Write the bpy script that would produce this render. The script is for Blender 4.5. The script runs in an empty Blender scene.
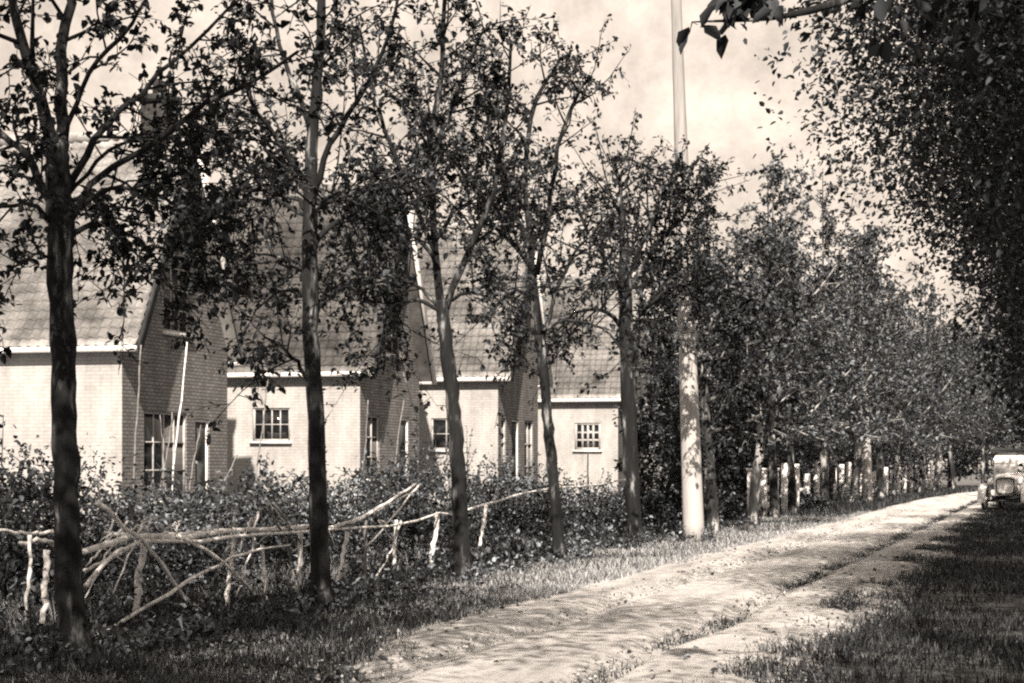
import bpy, math, random
import numpy as np
from mathutils import Vector
R = math.radians
SC = bpy.context.scene
COL = SC.collection
rng = np.random.default_rng(7)
random.seed(7)

# ------------------------------------------------------------------ camera, sky, sun, exposure
F, HZ, EYE, YAW = 2000.0, 467.0, 1.6, 15.07
cd = bpy.data.cameras.new('camera'); cam = bpy.data.objects.new('camera', cd); COL.objects.link(cam)
cd.sensor_width = 36; cd.lens = F / 1024 * 36; cd.shift_y = (HZ - 341.5) / 1024
cd.clip_start = .1; cd.clip_end = 5000
cam.location = (0, 0, EYE); cam.rotation_euler = (R(90), 0, R(YAW)); SC.camera = cam
SUN_EL, SUN_AZ = 42, 14                      # degrees; azimuth from behind the camera (-Y) towards +X
tosun = Vector((math.sin(R(SUN_AZ)) * math.cos(R(SUN_EL)), -math.cos(R(SUN_AZ)) * math.cos(R(SUN_EL)), math.sin(R(SUN_EL))))
sl = bpy.data.lights.new('sun', 'SUN'); sl.energy = 4.6; sl.angle = R(.5); sl.color = (1, .865, .735)
so = bpy.data.objects.new('sun', sl); COL.objects.link(so); so.rotation_euler = (-tosun).to_track_quat('-Z', 'Y').to_euler()
w = bpy.data.worlds.new('World'); SC.world = w; w.use_nodes = True
nt = w.node_tree; N = nt.nodes; L = nt.links
bg = N['Background']; bg.inputs[1].default_value = .07
sky = N.new('ShaderNodeTexSky'); sky.sky_type = 'NISHITA'; sky.sun_disc = False
sky.sun_elevation = R(SUN_EL); sky.sun_rotation = R(180 - SUN_AZ); sky.dust_density = 3; sky.air_density = 1.2
bw = N.new('ShaderNodeRGBToBW'); L.new(sky.outputs[0], bw.inputs[0])
# thin even overcast veil over the clear sky: a faint mottle of cloud, sepia toned
tc = N.new('ShaderNodeTexCoord'); nz = N.new('ShaderNodeTexNoise'); nz.inputs['Scale'].default_value = 16; nz.inputs['Detail'].default_value = 12
nz.inputs['Roughness'].default_value = .74
L.new(tc.outputs['Generated'], nz.inputs['Vector'])
mr = N.new('ShaderNodeMapRange'); mr.inputs[1].default_value = .3; mr.inputs[2].default_value = .7
mr.inputs[3].default_value = 3.5; mr.inputs[4].default_value = 7.9
L.new(nz.outputs[0], mr.inputs[0])
mx = N.new('ShaderNodeMix'); mx.data_type = 'FLOAT'; mx.inputs[0].default_value = .92
L.new(bw.outputs[0], mx.inputs[2]); L.new(mr.outputs[0], mx.inputs[3])
tint = N.new('ShaderNodeVectorMath'); tint.operation = 'SCALE'; tint.inputs[0].default_value = (1, .855, .725)
L.new(mx.outputs[0], tint.inputs['Scale']); L.new(tint.outputs[0], bg.inputs[0])
SC.view_settings.view_transform = 'Standard'; SC.view_settings.look = 'None'; SC.view_settings.gamma = 1
SC.view_settings.exposure = 1.3
SC.cycles.max_bounces = 5; SC.cycles.diffuse_bounces = 3; SC.cycles.glossy_bounces = 2; SC.cycles.transparent_max_bounces = 4
SC.cycles.filter_width = 2.2
SC.cycles.use_denoising = False

# ------------------------------------------------------------------ helpers
FW = np.array((-math.sin(R(YAW)), math.cos(R(YAW)))); RT = np.array((math.cos(R(YAW)), math.sin(R(YAW))))
def depth(px, X):                            # depth at which the view column px meets the line x = X
    return X / (FW[0] + (px - 512) / F * RT[0])
def at(px, py, d):                           # a photograph point at depth d, as a place in the world
    r = (px - 512) / F
    p = d * (FW + r * RT)
    return np.array((p[0], p[1], EYE + (HZ - py) / F * d))
def prop(o, label=None, cat=None, group=None, kind=None):
    for k, v in (('label', label), ('category', cat), ('group', group), ('kind', kind)):
        if v: o[k] = v
    return o
def empty(name, loc, label, cat, group=None, rz=0):
    o = bpy.data.objects.new(name, None); COL.objects.link(o); o.location = loc; o.rotation_euler = (0, 0, rz); o.empty_display_size = .3
    return prop(o, label, cat, group)
def mesh_obj(name, V, Fc, mat, parent=None, smooth=False):
    """V (n,3); Fc: an (m,k) array or list of arrays of polygons"""
    V = np.asarray(V, np.float32).reshape(-1, 3)
    groups = Fc if isinstance(Fc, list) else [Fc]
    groups = [np.asarray(g, np.int32) for g in groups if len(g)]
    loops = np.concatenate([g.ravel() for g in groups]); tot = np.concatenate([np.full(len(g), g.shape[1], np.int32) for g in groups])
    st = np.concatenate(([0], np.cumsum(tot)[:-1])).astype(np.int32)
    me = bpy.data.meshes.new(name)
    me.vertices.add(len(V)); me.vertices.foreach_set('co', V.ravel())
    me.loops.add(len(loops)); me.loops.foreach_set('vertex_index', loops)
    me.polygons.add(len(tot)); me.polygons.foreach_set('loop_start', st)
    me.polygons.foreach_set('loop_total', tot)
    me.update(calc_edges=True)
    if smooth: me.polygons.foreach_set('use_smooth', np.ones(len(tot), bool))
    if mat: me.materials.append(mat)
    o = bpy.data.objects.new(name, me); COL.objects.link(o)
    if parent: o.parent = parent
    return o
class MB:                                    # collects quads and n-gons for ONE mesh
    def __init__(s): s.v = []; s.f = {}; s.n = 0
    def add(s, V, Fc):
        s.v.append(np.asarray(V, float).reshape(-1, 3))
        for f in Fc: s.f.setdefault(len(f), []).append([i + s.n for i in f])
        s.n += len(s.v[-1])
    def addq(s, V, Q):
        s.v.append(V); s.f.setdefault(4, []).extend((Q + s.n).tolist()); s.n += len(V)
    def box(s, lo, hi, M=None):
        x0, y0, z0 = lo; x1, y1, z1 = hi
        V = np.array([(x0, y0, z0), (x1, y0, z0), (x1, y1, z0), (x0, y1, z0), (x0, y0, z1), (x1, y0, z1), (x1, y1, z1), (x0, y1, z1)], float)
        if M is not None: V = np.array([M @ Vector(v) for v in V])
        s.add(V, [(0, 3, 2, 1), (4, 5, 6, 7), (0, 1, 5, 4), (1, 2, 6, 5), (2, 3, 7, 6), (3, 0, 4, 7)])
    def poly(s, pts): s.add(pts, [tuple(range(len(pts)))])
    def tube(s, P, Rd, n=6, jag=0.0):
        V, Q = tube(P, Rd, n, jag); s.addq(V, Q)
    def build(s, name, mat, parent=None, smooth=False):
        return mesh_obj(name, np.concatenate(s.v), [np.array(a) for a in s.f.values()], mat, parent, smooth)
def tube(P, Rd, n=6, jag=0.0):
    P = np.asarray(P, float); Rd = np.asarray(Rd, float) * np.ones(len(P))
    P = np.concatenate((P[:1], P, P[-1:])); Rd = np.concatenate(([1e-3], Rd, [1e-3]))
    T = np.gradient(P[1:-1], axis=0); T = np.concatenate((T[:1], T, T[-1:])); T /= np.linalg.norm(T, axis=1)[:, None] + 1e-9
    ref = np.array((0, 0, 1.)) if abs(T[:, 2]).mean() < .8 else np.array((1., 0, 0))
    A = np.cross(T, ref); A /= np.linalg.norm(A, axis=1)[:, None] + 1e-9; B = np.cross(T, A)
    th = np.arange(n) * 2 * math.pi / n
    rr = Rd[:, None] * (1 + jag * rng.normal(size=(len(P), n)))
    V = P[:, None, :] + rr[..., None] * (np.cos(th)[None, :, None] * A[:, None, :] + np.sin(th)[None, :, None] * B[:, None, :])
    k = np.arange(len(P) - 1)[:, None] * n; i = np.arange(n)[None, :]; j = (i + 1) % n
    Q = np.stack((k + i, k + j, k + n + j, k + n + i), -1).reshape(-1, 4)
    return V.reshape(-1, 3), Q
def unit(v): return v / (np.linalg.norm(v, axis=-1, keepdims=True) + 1e-9)
def leaf_mesh(P, D, S, wide=.62):
    """leaf blades: base P, direction D, length S -> verts and quads (two halves folded along the midrib)"""
    n = len(P); D = unit(D)
    rv = rng.normal(size=(n, 3)) * .55 + np.array((0, 0, 1.0))
    side = unit(np.cross(D, rv)); up = np.cross(side, D)
    T = np.array([(0, 0, 0), (.3, .5, .10), (.72, .36, .04), (1, 0, -.16), (.72, -.36, .04), (.3, -.5, .10)])
    W = (wide * (.8 + .4 * rng.random(n)))[:, None]
    V = P[:, None, :] + S[:, None, None] * (T[None, :, 0:1] * D[:, None, :] + (T[None, :, 1] * W)[..., None] * side[:, None, :] + T[None, :, 2:3] * up[:, None, :])
    k = np.arange(n)[:, None] * 6
    Q = np.concatenate((k + np.array([[0, 1, 2, 3]]), k + np.array([[0, 3, 4, 5]])))
    return V.reshape(-1, 3), Q
def smoothline(P, n=10):
    P = np.asarray(P, float)
    if len(P) < 3: t = np.linspace(0, 1, n)[:, None]; return P[0] * (1 - t) + P[-1] * t
    Q = np.concatenate((2 * P[:1] - P[1:2], P, 2 * P[-1:] - P[-2:-1]))
    out = []
    m = max(2, n // (len(P) - 1))
    for i in range(len(P) - 1):
        p0, p1, p2, p3 = Q[i:i + 4]
        for t in np.linspace(0, 1, m, endpoint=False):
            out.append(.5 * (2 * p1 + (p2 - p0) * t + (2 * p0 - 5 * p1 + 4 * p2 - p3) * t * t + (3 * p1 - p0 - 3 * p2 + p3) * t ** 3))
    out.append(P[-1]); return np.array(out)

# ------------------------------------------------------------------ materials
WARM = np.array((1, .965, .93))
def col(v, c=0.0):                           # a sepia grey; c > 0 leans cool so that it reads neutral under the warm light
    k = np.array((1, 1, 1)) * (1 - c) + np.array((.9, 1.03, 1.17)) * c
    return (*(v * k), 1)
def material(name, rough=.9, spec=.2):
    m = bpy.data.materials.new(name); m.use_nodes = True
    b = m.node_tree.nodes['Principled BSDF']; b.inputs['Roughness'].default_value = rough; b.inputs['Specular IOR Level'].default_value = spec
    return m, m.node_tree.nodes, m.node_tree.links, b
def noise(n, l, scale, detail=6, rough=.6, coord='Object', stretch=None):
    t = n.new('ShaderNodeTexCoord'); x = n.new('ShaderNodeTexNoise'); x.inputs['Scale'].default_value = scale; x.inputs['Detail'].default_value = detail
    x.inputs['Roughness'].default_value = rough
    if stretch:
        mp = n.new('ShaderNodeMapping'); mp.inputs['Scale'].default_value = stretch; l.new(t.outputs[coord], mp.inputs[0]); l.new(mp.outputs[0], x.inputs['Vector'])
    else: l.new(t.outputs[coord], x.inputs['Vector'])
    return x
def ramp(n, l, src, stops):
    r = n.new('ShaderNodeValToRGB'); e = r.color_ramp.elements
    while len(e) < len(stops): e.new(.5)
    for el, (p, c) in zip(e, stops): el.position = p; el.color = c
    l.new(src, r.inputs[0]); return r
def bump(n, l, b, src, strength, dist):
    u = n.new('ShaderNodeBump'); u.inputs['Strength'].default_value = strength; u.inputs['Distance'].default_value = dist
    l.new(src, u.inputs['Height']); l.new(u.outputs[0], b.inputs['Normal'])
def noisy(name, stops, scale, detail=6, rough=.9, b_str=0, b_dist=.02, stretch=None, spec=.2):
    m, n, l, b = material(name, rough, spec)
    x = noise(n, l, scale, detail, stretch=stretch); r = ramp(n, l, x.outputs[0], stops); l.new(r.outputs[0], b.inputs['Base Color'])
    if b_str: bump(n, l, b, x.outputs[0], b_str, b_dist)
    return m
def leafmat(name, lo, mid, hi, rough=.6, spec=.15, c=1.0):
    spec *= .6
    m, n, l, b = material(name, rough, spec)
    g = n.new('ShaderNodeNewGeometry'); r = ramp(n, l, g.outputs['Random Per Island'], [(0, col(lo, c)), (.6, col(mid, c)), (1, col(hi, c))])
    l.new(r.outputs[0], b.inputs['Base Color']); return m
M_LEAF = leafmat('leaf_dark', .010, .02, .085)
M_LEAF_MID = leafmat('leaf_mid', .016, .04, .18, spec=.35)
M_LEAF_BIG = leafmat('leaf_shade', .014, .026, .08, spec=.2)
M_SHRUB = leafmat('leaf_shrub', .014, .045, .3, spec=.4)
M_GRASS = leafmat('grass_blade', .018, .038, .13, spec=.15, c=.7)
M_GRASS_DRY = leafmat('grass_dry', .13, .28, .5, spec=.15, c=.3)
M_BARK = noisy('bark', [(.35, col(.008, .8)), (.54, col(.016, .7)), (.6, col(.07, .5)), (.66, col(.26, .2))], 4.5, 8, b_str=.6, b_dist=.03, stretch=(1.6, 1.6, .35))  # pale stops put patches of sun dapple into the bark colour
M_BARK_PALE = noisy('bark_sun_patched', [(.38, col(.012, .6)), (.52, col(.04, .4)), (.6, col(.36, .1))], 2.6, 8, b_str=.6, b_dist=.03, stretch=(1.4, 1.4, .5))  # broader pale patches, sun dapple painted into the bark
M_TWIG = noisy('twig', [(.3, col(.025, .8)), (.7, col(.06, .8))], 6)
M_STICK = noisy('peeled_stick', [(.36, col(.28)), (.44, col(.56)), (.52, col(.72)), (.7, col(.85))], 12, 8, b_str=.5, b_dist=.01)
M_STICK_OLD = noisy('weathered_stick', [(.3, col(.08)), (.7, col(.26))], 7, 8, b_str=.5, b_dist=.01)
M_POLE = noisy('pole_wood', [(.3, col(.36)), (.5, col(.5)), (.72, col(.62))], 3.5, 8, b_str=.4, b_dist=.01, stretch=(4, 4, .25))
def polemat():
    m, n, l, b = material('pole_whitewashed_below', .9, .15)
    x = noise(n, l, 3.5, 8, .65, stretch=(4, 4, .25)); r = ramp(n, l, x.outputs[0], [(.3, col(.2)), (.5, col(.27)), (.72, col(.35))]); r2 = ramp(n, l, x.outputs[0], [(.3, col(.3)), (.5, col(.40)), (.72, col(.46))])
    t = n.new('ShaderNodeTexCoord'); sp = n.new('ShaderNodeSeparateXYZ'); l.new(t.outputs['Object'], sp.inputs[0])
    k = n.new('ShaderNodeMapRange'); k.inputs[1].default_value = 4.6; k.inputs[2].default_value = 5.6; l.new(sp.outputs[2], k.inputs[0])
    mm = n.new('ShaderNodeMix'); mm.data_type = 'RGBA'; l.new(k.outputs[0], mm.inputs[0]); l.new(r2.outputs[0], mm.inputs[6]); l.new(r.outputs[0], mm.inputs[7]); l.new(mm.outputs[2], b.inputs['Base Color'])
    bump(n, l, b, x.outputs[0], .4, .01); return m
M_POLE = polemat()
M_WHITE = noisy('white_paint', [(.3, col(.6)), (.6, col(.78))], 9, 6, rough=.6)
M_SASH = noisy('sash_paint', [(.3, col(.25)), (.6, col(.42))], 9, 6, rough=.6)
M_DARKWOOD = noisy('dark_wood', [(.3, col(.03, .5)), (.7, col(.07, .5))], 6, rough=.7)
m, n, l, b = material('window_glass', .08, .5); b.inputs['Base Color'].default_value = col(.012, 1); M_GLASS = m
def brickmat(name, brick_lo, brick_hi, mortar):
    m, n, l, b = material(name, .95, .1)
    t = n.new('ShaderNodeTexCoord'); s = n.new('ShaderNodeSeparateXYZ'); l.new(t.outputs['Object'], s.inputs[0])
    a = n.new('ShaderNodeMath'); a.operation = 'ADD'; l.new(s.outputs[0], a.inputs[0]); l.new(s.outputs[1], a.inputs[1])
    c = n.new('ShaderNodeCombineXYZ'); l.new(a.outputs[0], c.inputs[0]); l.new(s.outputs[2], c.inputs[1])
    br = n.new('ShaderNodeTexBrick'); l.new(c.outputs[0], br.inputs[0]); br.inputs['Scale'].default_value = 1
    br.inputs['Brick Width'].default_value = .23; br.inputs['Row Height'].default_value = .075; br.inputs['Mortar Size'].default_value = .013
    br.inputs['Color1'].default_value = col(brick_lo); br.inputs['Color2'].default_value = col(brick_hi); br.inputs['Mortar'].default_value = col(mortar)
    x = noise(n, l, 1.7, 9, .7, stretch=(1, 1, .45)); mm = n.new('ShaderNodeMix'); mm.data_type = 'RGBA'; mm.blend_type = 'MULTIPLY'; mm.inputs[0].default_value = 1
    r = ramp(n, l, x.outputs[0], [(.3, (.6, .6, .6, 1)), (.42, (.86, .86, .86, 1)), (.52, (1, 1, 1, 1)), (.6, (1.12, 1.12, 1.12, 1))])
    l.new(br.outputs[0], mm.inputs[6]); l.new(r.outputs[0], mm.inputs[7]); l.new(mm.outputs[2], b.inputs['Base Color'])
    bump(n, l, b, br.outputs['Fac'], -.5, .01); return m
M_BRICK_SHADED = brickmat('shaded_gable_brick', .18, .26, .105)  # the long walls' pale brick, darkened to put shade into the gables
M_PALE = brickmat('pale_brick', .35, .39, .31)
M_CHIM = brickmat('dark_brick', .025, .05, .03)
def tilemat(name='roof_tile', f=1.):
    m, n, l, b = material(name, .85, .2)
    x = noise(n, l, 3.0, 8, .7); y = noise(n, l, .6, 3)
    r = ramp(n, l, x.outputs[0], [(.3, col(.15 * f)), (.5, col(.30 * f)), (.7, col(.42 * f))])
    r2 = ramp(n, l, y.outputs[0], [(.35, (.5, .5, .5, 1)), (.5, (.85, .85, .85, 1)), (.6, (1.05, 1.05, 1.05, 1))])
    mm = n.new('ShaderNodeMix'); mm.data_type = 'RGBA'; mm.blend_type = 'MULTIPLY'; mm.inputs[0].default_value = 1
    l.new(r.outputs[0], mm.inputs[6]); l.new(r2.outputs[0], mm.inputs[7]); l.new(mm.outputs[2], b.inputs['Base Color']); return m
M_TILE = tilemat(); M_TILE_DARK = tilemat('dark_roof_tile', .5)  # second one is a darker copy of the roof tile, on both slopes
def roadmat():
    m, n, l, b = material('sandy_road', .97, .1)
    x = noise(n, l, .55, 10, .68, stretch=(2.6, .3, 1)); y = noise(n, l, 9, 10, .9, stretch=(1, .6, 1))
    r = ramp(n, l, x.outputs[0], [(.33, col(.24)), (.43, col(.38)), (.55, col(.5))])
    r2 = ramp(n, l, y.outputs[0], [(.36, (.4, .4, .4, 1)), (.45, (.92, .92, .92, 1)), (.6, (1.15, 1.15, 1.15, 1))])
    mm = n.new('ShaderNodeMix'); mm.data_type = 'RGBA'; mm.blend_type = 'MULTIPLY'; mm.inputs[0].default_value = 1
    l.new(r.outputs[0], mm.inputs[6]); l.new(r2.outputs[0], mm.inputs[7]); l.new(mm.outputs[2], b.inputs['Base Color'])
    bump(n, l, b, y.outputs[0], .7, .045); return m
M_ROAD = roadmat()
M_SOIL = noisy('turf_soil', [(.3, col(.035, .5)), (.48, col(.085, .4)), (.62, col(.2, .2))], 2.2, 10, b_str=.8, b_dist=.06)

# ------------------------------------------------------------------ ground and lane
def bend(Y): return np.maximum(0, np.asarray(Y, float) - 92) ** 2 * .0011        # the lane turns gently right far away
o = mesh_obj('ground', [(-900, -900, 0), (900, -900, 0), (900, 1500, 0), (-900, 1500, 0)], np.array([[0, 1, 2, 3]]), M_SOIL); prop(o, kind='structure')
def wavy(x, y, k, s):                        # cheap smooth noise
    r = np.random.default_rng(s); out = 0
    for i in range(7):
        a, b_, p = r.normal() * k, r.normal() * k, r.random() * 6.28
        out = out + np.sin(a * x + b_ * y + p)
    return out / 7
ys = np.concatenate((np.arange(-25, 8, .8), np.arange(8, 45, .16), np.arange(45, 120, .5), np.arange(120, 260, 1.5)))
us = np.linspace(0, 1, 54)
Yg, Ug = np.meshgrid(ys, us, indexing='ij')
left = -6.15 + .28 * wavy(Yg * 0, Yg, .8, 3) + 1.7 * np.exp(-((Yg - 12.5) / 3.0) ** 2); right = -1.75 + .25 * wavy(Yg * 0, Yg, .7, 4)
Xg = left + (right - left) * Ug + bend(Yg)
xl = Xg - bend(Yg)
edge = np.clip(np.minimum(Ug, 1 - Ug) * 9, 0, 1)
rut = np.exp(-((xl + 4.75 + .15 * wavy(xl * 0, Yg, .5, 9)) / .2) ** 2) + 1.25 * np.exp(-((xl + 3.2 + .15 * wavy(xl * 0, Yg, .5, 9)) / .17) ** 2)
rut = rut + 1.2 * np.exp(-((xl + 2.2 + .2 * wavy(xl * 0, Yg, .7, 12)) / .2) ** 2) * (wavy(xl * 0, Yg, .9, 13) > -.05)
Zg = .006 + edge * (.1 + .010 * wavy(Xg, Yg, 2.4, 5) + .010 * wavy(Xg, Yg * .4, 9, 6) + .006 * wavy(Xg, Yg * .5, 19, 7)) - edge * .085 * np.clip(rut, 0, 1)
Zg = np.maximum(Zg, .005)
i, j = np.meshgrid(np.arange(len(ys) - 1), np.arange(len(us) - 1), indexing='ij'); k = (i * len(us) + j).ravel()
Q = np.stack((k, k + 1, k + len(us) + 1, k + len(us)), 1)
o = mesh_obj('lane', np.stack((Xg, Yg, Zg), -1), Q, M_ROAD, smooth=True); prop(o, kind='structure')

# ------------------------------------------------------------------ houses
def wall_panel(mb, o, u, nrm, W, H, openings, dep=.13):
    """a wall face from o along u (width W) and up (height H) with rectangular holes and their reveals; nrm points out"""
    o = np.array(o, float); u = np.array(u, float); nrm = np.array(nrm, float); z = np.array((0, 0, 1.))
    us_ = sorted({0, W, *[a for q in openings for a in q[:2]]}); zs = sorted({0, H, *[a for q in openings for a in q[2:4]]})
    P = lambda a, c, d=0: o + u * a + z * c - nrm * d
    for a0, a1 in zip(us_, us_[1:]):
        for c0, c1 in zip(zs, zs[1:]):
            am, cm = (a0 + a1) / 2, (c0 + c1) / 2
            if any(q[0] < am < q[1] and q[2] < cm < q[3] for q in openings): continue
            mb.poly([P(a0, c0), P(a1, c0), P(a1, c1), P(a0, c1)])
    for a0, a1, c0, c1 in openings: reveal(mb, P, a0, a1, c0, c1, dep)
def reveal(mb, P, a0, a1, c0, c1, dep):
    for (s, t) in (((a0, c0), (a1, c0)), ((a1, c0), (a1, c1)), ((a1, c1), (a0, c1)), ((a0, c1), (a0, c0))):
        mb.poly([P(*s), P(*t), P(*t, dep), P(*s, dep)])
def window(parent, o, u, nrm, a0, a1, c0, c1, nx, ny, sill=True, bar=.026, frame=.05, dep=.09):
    o = np.array(o, float); u = np.array(u, float); nrm = np.array(nrm, float)
    def bx(mb, A0, A1, C0, C1, d0, d1):      # box in wall space, d measured outwards
        pts = [o + u * a + np.array((0, 0, c)) + nrm * d for d in (d0, d1) for (a, c) in ((A0, C0), (A1, C0), (A1, C1), (A0, C1))]
        mb.add(pts, [(0, 3, 2, 1), (4, 5, 6, 7), (0, 1, 5, 4), (1, 2, 6, 5), (2, 3, 7, 6), (3, 0, 4, 7)])
    f = MB(); e = .003
    bx(f, a0 + e, a0 + frame, c0 + e, c1 - e, -dep, -dep + .06); bx(f, a1 - frame, a1 - e, c0 + e, c1 - e, -dep, -dep + .06)
    bx(f, a0 + frame, a1 - frame, c0 + e, c0 + frame, -dep, -dep + .058); bx(f, a0 + frame, a1 - frame, c1 - frame, c1 - e, -dep, -dep + .058)
    for i in range(1, nx):
        x = a0 + frame + (a1 - a0 - 2 * frame) * i / nx; bx(f, x - bar / 2, x + bar / 2, c0 + frame, c1 - frame, -dep + .004, -dep + .05)
    for i in range(1, ny):
        x = c0 + frame + (c1 - c0 - 2 * frame) * i / ny; bx(f, a0 + frame, a1 - frame, x - bar / 2, x + bar / 2, -dep + .006, -dep + .046)
    fo = f.build('window', M_SASH, parent)
    g = MB(); bx(g, a0 + frame * .5, a1 - frame * .5, c0 + frame * .5, c1 - frame * .5, -dep + .008, -dep + .02); g.build('pane', M_GLASS, fo)
    if sill:
        g = MB(); bx(g, a0 - .06, a1 + .06, c0 - .07, c0 - .002, -.05, .08); g.build('sill', M_WHITE, fo)
def door(parent, o, u, nrm, a0, a1, c1, mat, dep=.10):
    o = np.array(o, float); u = np.array(u, float); nrm = np.array(nrm, float)
    def bx(mb, A0, A1, C0, C1, d0, d1):
        pts = [o + u * a + np.array((0, 0, c)) + nrm * d for d in (d0, d1) for (a, c) in ((A0, C0), (A1, C0), (A1, C1), (A0, C1))]
        mb.add(pts, [(0, 3, 2, 1), (4, 5, 6, 7), (0, 1, 5, 4), (1, 2, 6, 5), (2, 3, 7, 6), (3, 0, 4, 7)])
    d = MB(); bx(d, a0 + .07, a1 - .07, .04, c1 - .07, -dep, -dep + .04)
    for k in range(3): bx(d, a0 + .16, a1 - .16, .2 + k * (c1 - .3) / 3, .1 + (k + 1) * (c1 - .3) / 3, -dep + .03, -dep + .055)
    do = d.build('door', mat, parent)
    f = MB(); bx(f, a0 + .003, a0 + .068, .01, c1 - .003, -dep, -dep + .07); bx(f, a1 - .068, a1 - .003, .01, c1 - .003, -dep, -dep + .07); bx(f, a0 + .068, a1 - .068, c1 - .068, c1 - .003, -dep, -dep + .068)
    f.build('door_frame', M_WHITE, do)
    h = MB(); bx(h, a1 - .2, a1 - .15, 1.02, 1.1, -dep + .04, -dep + .1); h.build('handle', M_DARKWOOD, do)
def house(X, Y, Lg, Len, ze, zr, label, front=(), gable=(), upper=None, doors=(), chim=None, tile=None):
    """gable end in the plane x = X between Y and Y+Lg, ridge running to -x; front = windows in the eave wall towards the camera"""
    root = empty('brick_house', (X, Y, 0), label, 'house', 'pale brick houses with steep roofs behind the tree row')
    wb = MB(); half = Lg / 2; sl_ = (zr - ze) / half
    fo, fu, fn = (-Len, 0, 0), (1, 0, 0), (0, -1, 0)
    wall_panel(wb, fo, fu, fn, Len, ze, [(Len - q[1], Len - q[0], q[2], q[3]) for q in front])
    wb.poly([(0, Lg, 0), (-Len, Lg, 0), (-Len, Lg, ze), (0, Lg, ze)])
    wb.poly([(-Len, 0, 0), (-Len, Lg, 0), (-Len, Lg, ze), (-Len, Lg / 2, zr), (-Len, 0, ze)])
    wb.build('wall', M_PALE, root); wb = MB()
    go, gu, gn = (0, 0, 0), (0, 1, 0), (1, 0, 0)
    gl = list(gable) + [(d[0], d[1], 0, d[2], 0, 0) for d in doors]
    wall_panel(wb, go, gu, gn, Lg, ze, [q[:4] for q in gl])
    rz = lambda y: ze + sl_ * (half - abs(y - half))
    P = lambda a, c, d=0: np.array((-d, a, c), float)
    if upper:
        a0, a1, c0, c1 = upper[:4]
        wb.poly([P(0, ze), P(a0, ze), P(a0, rz(a0))]); wb.poly([P(a1, ze), P(Lg, ze), P(a1, rz(a1))])
        wb.poly([P(a0, ze), P(a1, ze), P(a1, c0), P(a0, c0)])
        wb.poly([P(a0, c1), P(a1, c1), P(a1, rz(a1)), P(half, zr), P(a0, rz(a0))])
        reveal(wb, P, a0, a1, c0, c1, .13)
    else: wb.poly([P(0, ze), P(Lg, ze), P(half, zr)])
    wb.build('gable_wall', M_BRICK_SHADED, root)
    for q in front: window(root, fo, fu, fn, Len - q[1], Len - q[0], *q[2:])
    for q in gable: window(root, go, gu, gn, *q)
    if upper: window(root, go, gu, gn, *upper)
    for d in doors: door(root, go, gu, gn, d[0], d[1], d[2], M_DARKWOOD if d[3] else M_WHITE)
    # pantiled roof: two slopes of real waves and laps
    ov, eo = .42, .28
    sl_len = math.hypot(half, zr - ze); uy, uz = half / sl_len, (zr - ze) / sl_len
    x0, x1 = -Len - ov, ov
    cols = int((x1 - x0) / .21); nx = cols * 6 + 1; xs = np.linspace(x0, x1, nx)
    wave = .028 * np.cos(np.arange(nx) * 2 * math.pi / 6)
    rows = int((sl_len + eo) / .23); rl = (sl_len + eo) / rows
    sv, hv = [], []
    for r_ in range(rows): sv += [r_ * rl - .004, (r_ + 1) * rl]; hv += [.08, .015]
    sv, hv = np.array(sv) - eo, np.array(hv)
    tb = MB()
    for sgn in (1, -1):
        S_, X_ = np.meshgrid(sv, xs, indexing='ij'); H_ = hv[:, None] + wave[None, :] + .012 * rng.normal(size=(len(sv) // 2, 1)).repeat(2, 0) + .05
        y = S_ * uy - H_ * uz; z = ze + S_ * uz + H_ * uy
        if sgn < 0: y = Lg - y
        i, j = np.meshgrid(np.arange(len(sv) - 1), np.arange(nx - 1), indexing='ij'); k = (i * nx + j).ravel()
        tb.addq(np.stack((X_, y, z), -1).reshape(-1, 3), np.stack((k, k + 1, k + nx + 1, k + nx), 1))
    # underside boards close the roof from below
        pts = [(xx, (s * uy + .0 * uz) if sgn > 0 else Lg - s * uy, ze + s * uz + .02) for xx, s in ((x0, -eo), (x1, -eo), (x1, sl_len), (x0, sl_len))]
        tb.poly(pts)
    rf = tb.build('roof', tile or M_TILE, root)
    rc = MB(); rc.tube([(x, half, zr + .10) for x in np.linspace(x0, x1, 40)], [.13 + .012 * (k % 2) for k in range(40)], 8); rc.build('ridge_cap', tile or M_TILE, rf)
    g = MB(); g.box((x0, -eo * uy - .13, ze - eo * uz - .06), (x1, -eo * uy - .01, ze - eo * uz + .05)); g.build('gutter', M_WHITE, root)
    g = MB(); g.box((x0, Lg + eo * uy + .01, ze - eo * uz - .06), (x1, Lg + eo * uy + .13, ze - eo * uz + .05)); g.build('gutter', M_WHITE, root)
    for sgn in (1, -1):                      # bargeboards along the verge of the gable end
        bb = MB(); pts = []
        for xx in (x1 - .02, x1 + .025):
            for s, h in ((-eo, -.16), (sl_len, -.16), (sl_len, .085), (-eo, .085)):
                y = s * uy - h * uz; pts.append((xx, y if sgn > 0 else Lg - y, ze + s * uz + h * uy))
        bb.add(pts, [(0, 3, 2, 1), (4, 5, 6, 7), (0, 1, 5, 4), (1, 2, 6, 5), (2, 3, 7, 6), (3, 0, 4, 7)])
        bb.build('bargeboard', M_WHITE if sgn < 0 else M_DARKWOOD, root)
    if chim:
        cx, h = chim; cb = MB(); cb.box((cx - .3, half - .3, zr - .7), (cx + .3, half + .3, zr + h)); cb.box((cx - .36, half - .36, zr + h + .002), (cx + .36, half + .36, zr + h + .16))
        co = cb.build('chimney', M_CHIM, rf)
        pt = MB()
        for yy in (-.13, .13): pt.tube([(cx, half + yy, zr + h + .15), (cx, half + yy, zr + h + .5)], [.1, .08], 10)
        pt.build('chimney_pot', M_CHIM, co)
    return root
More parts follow.
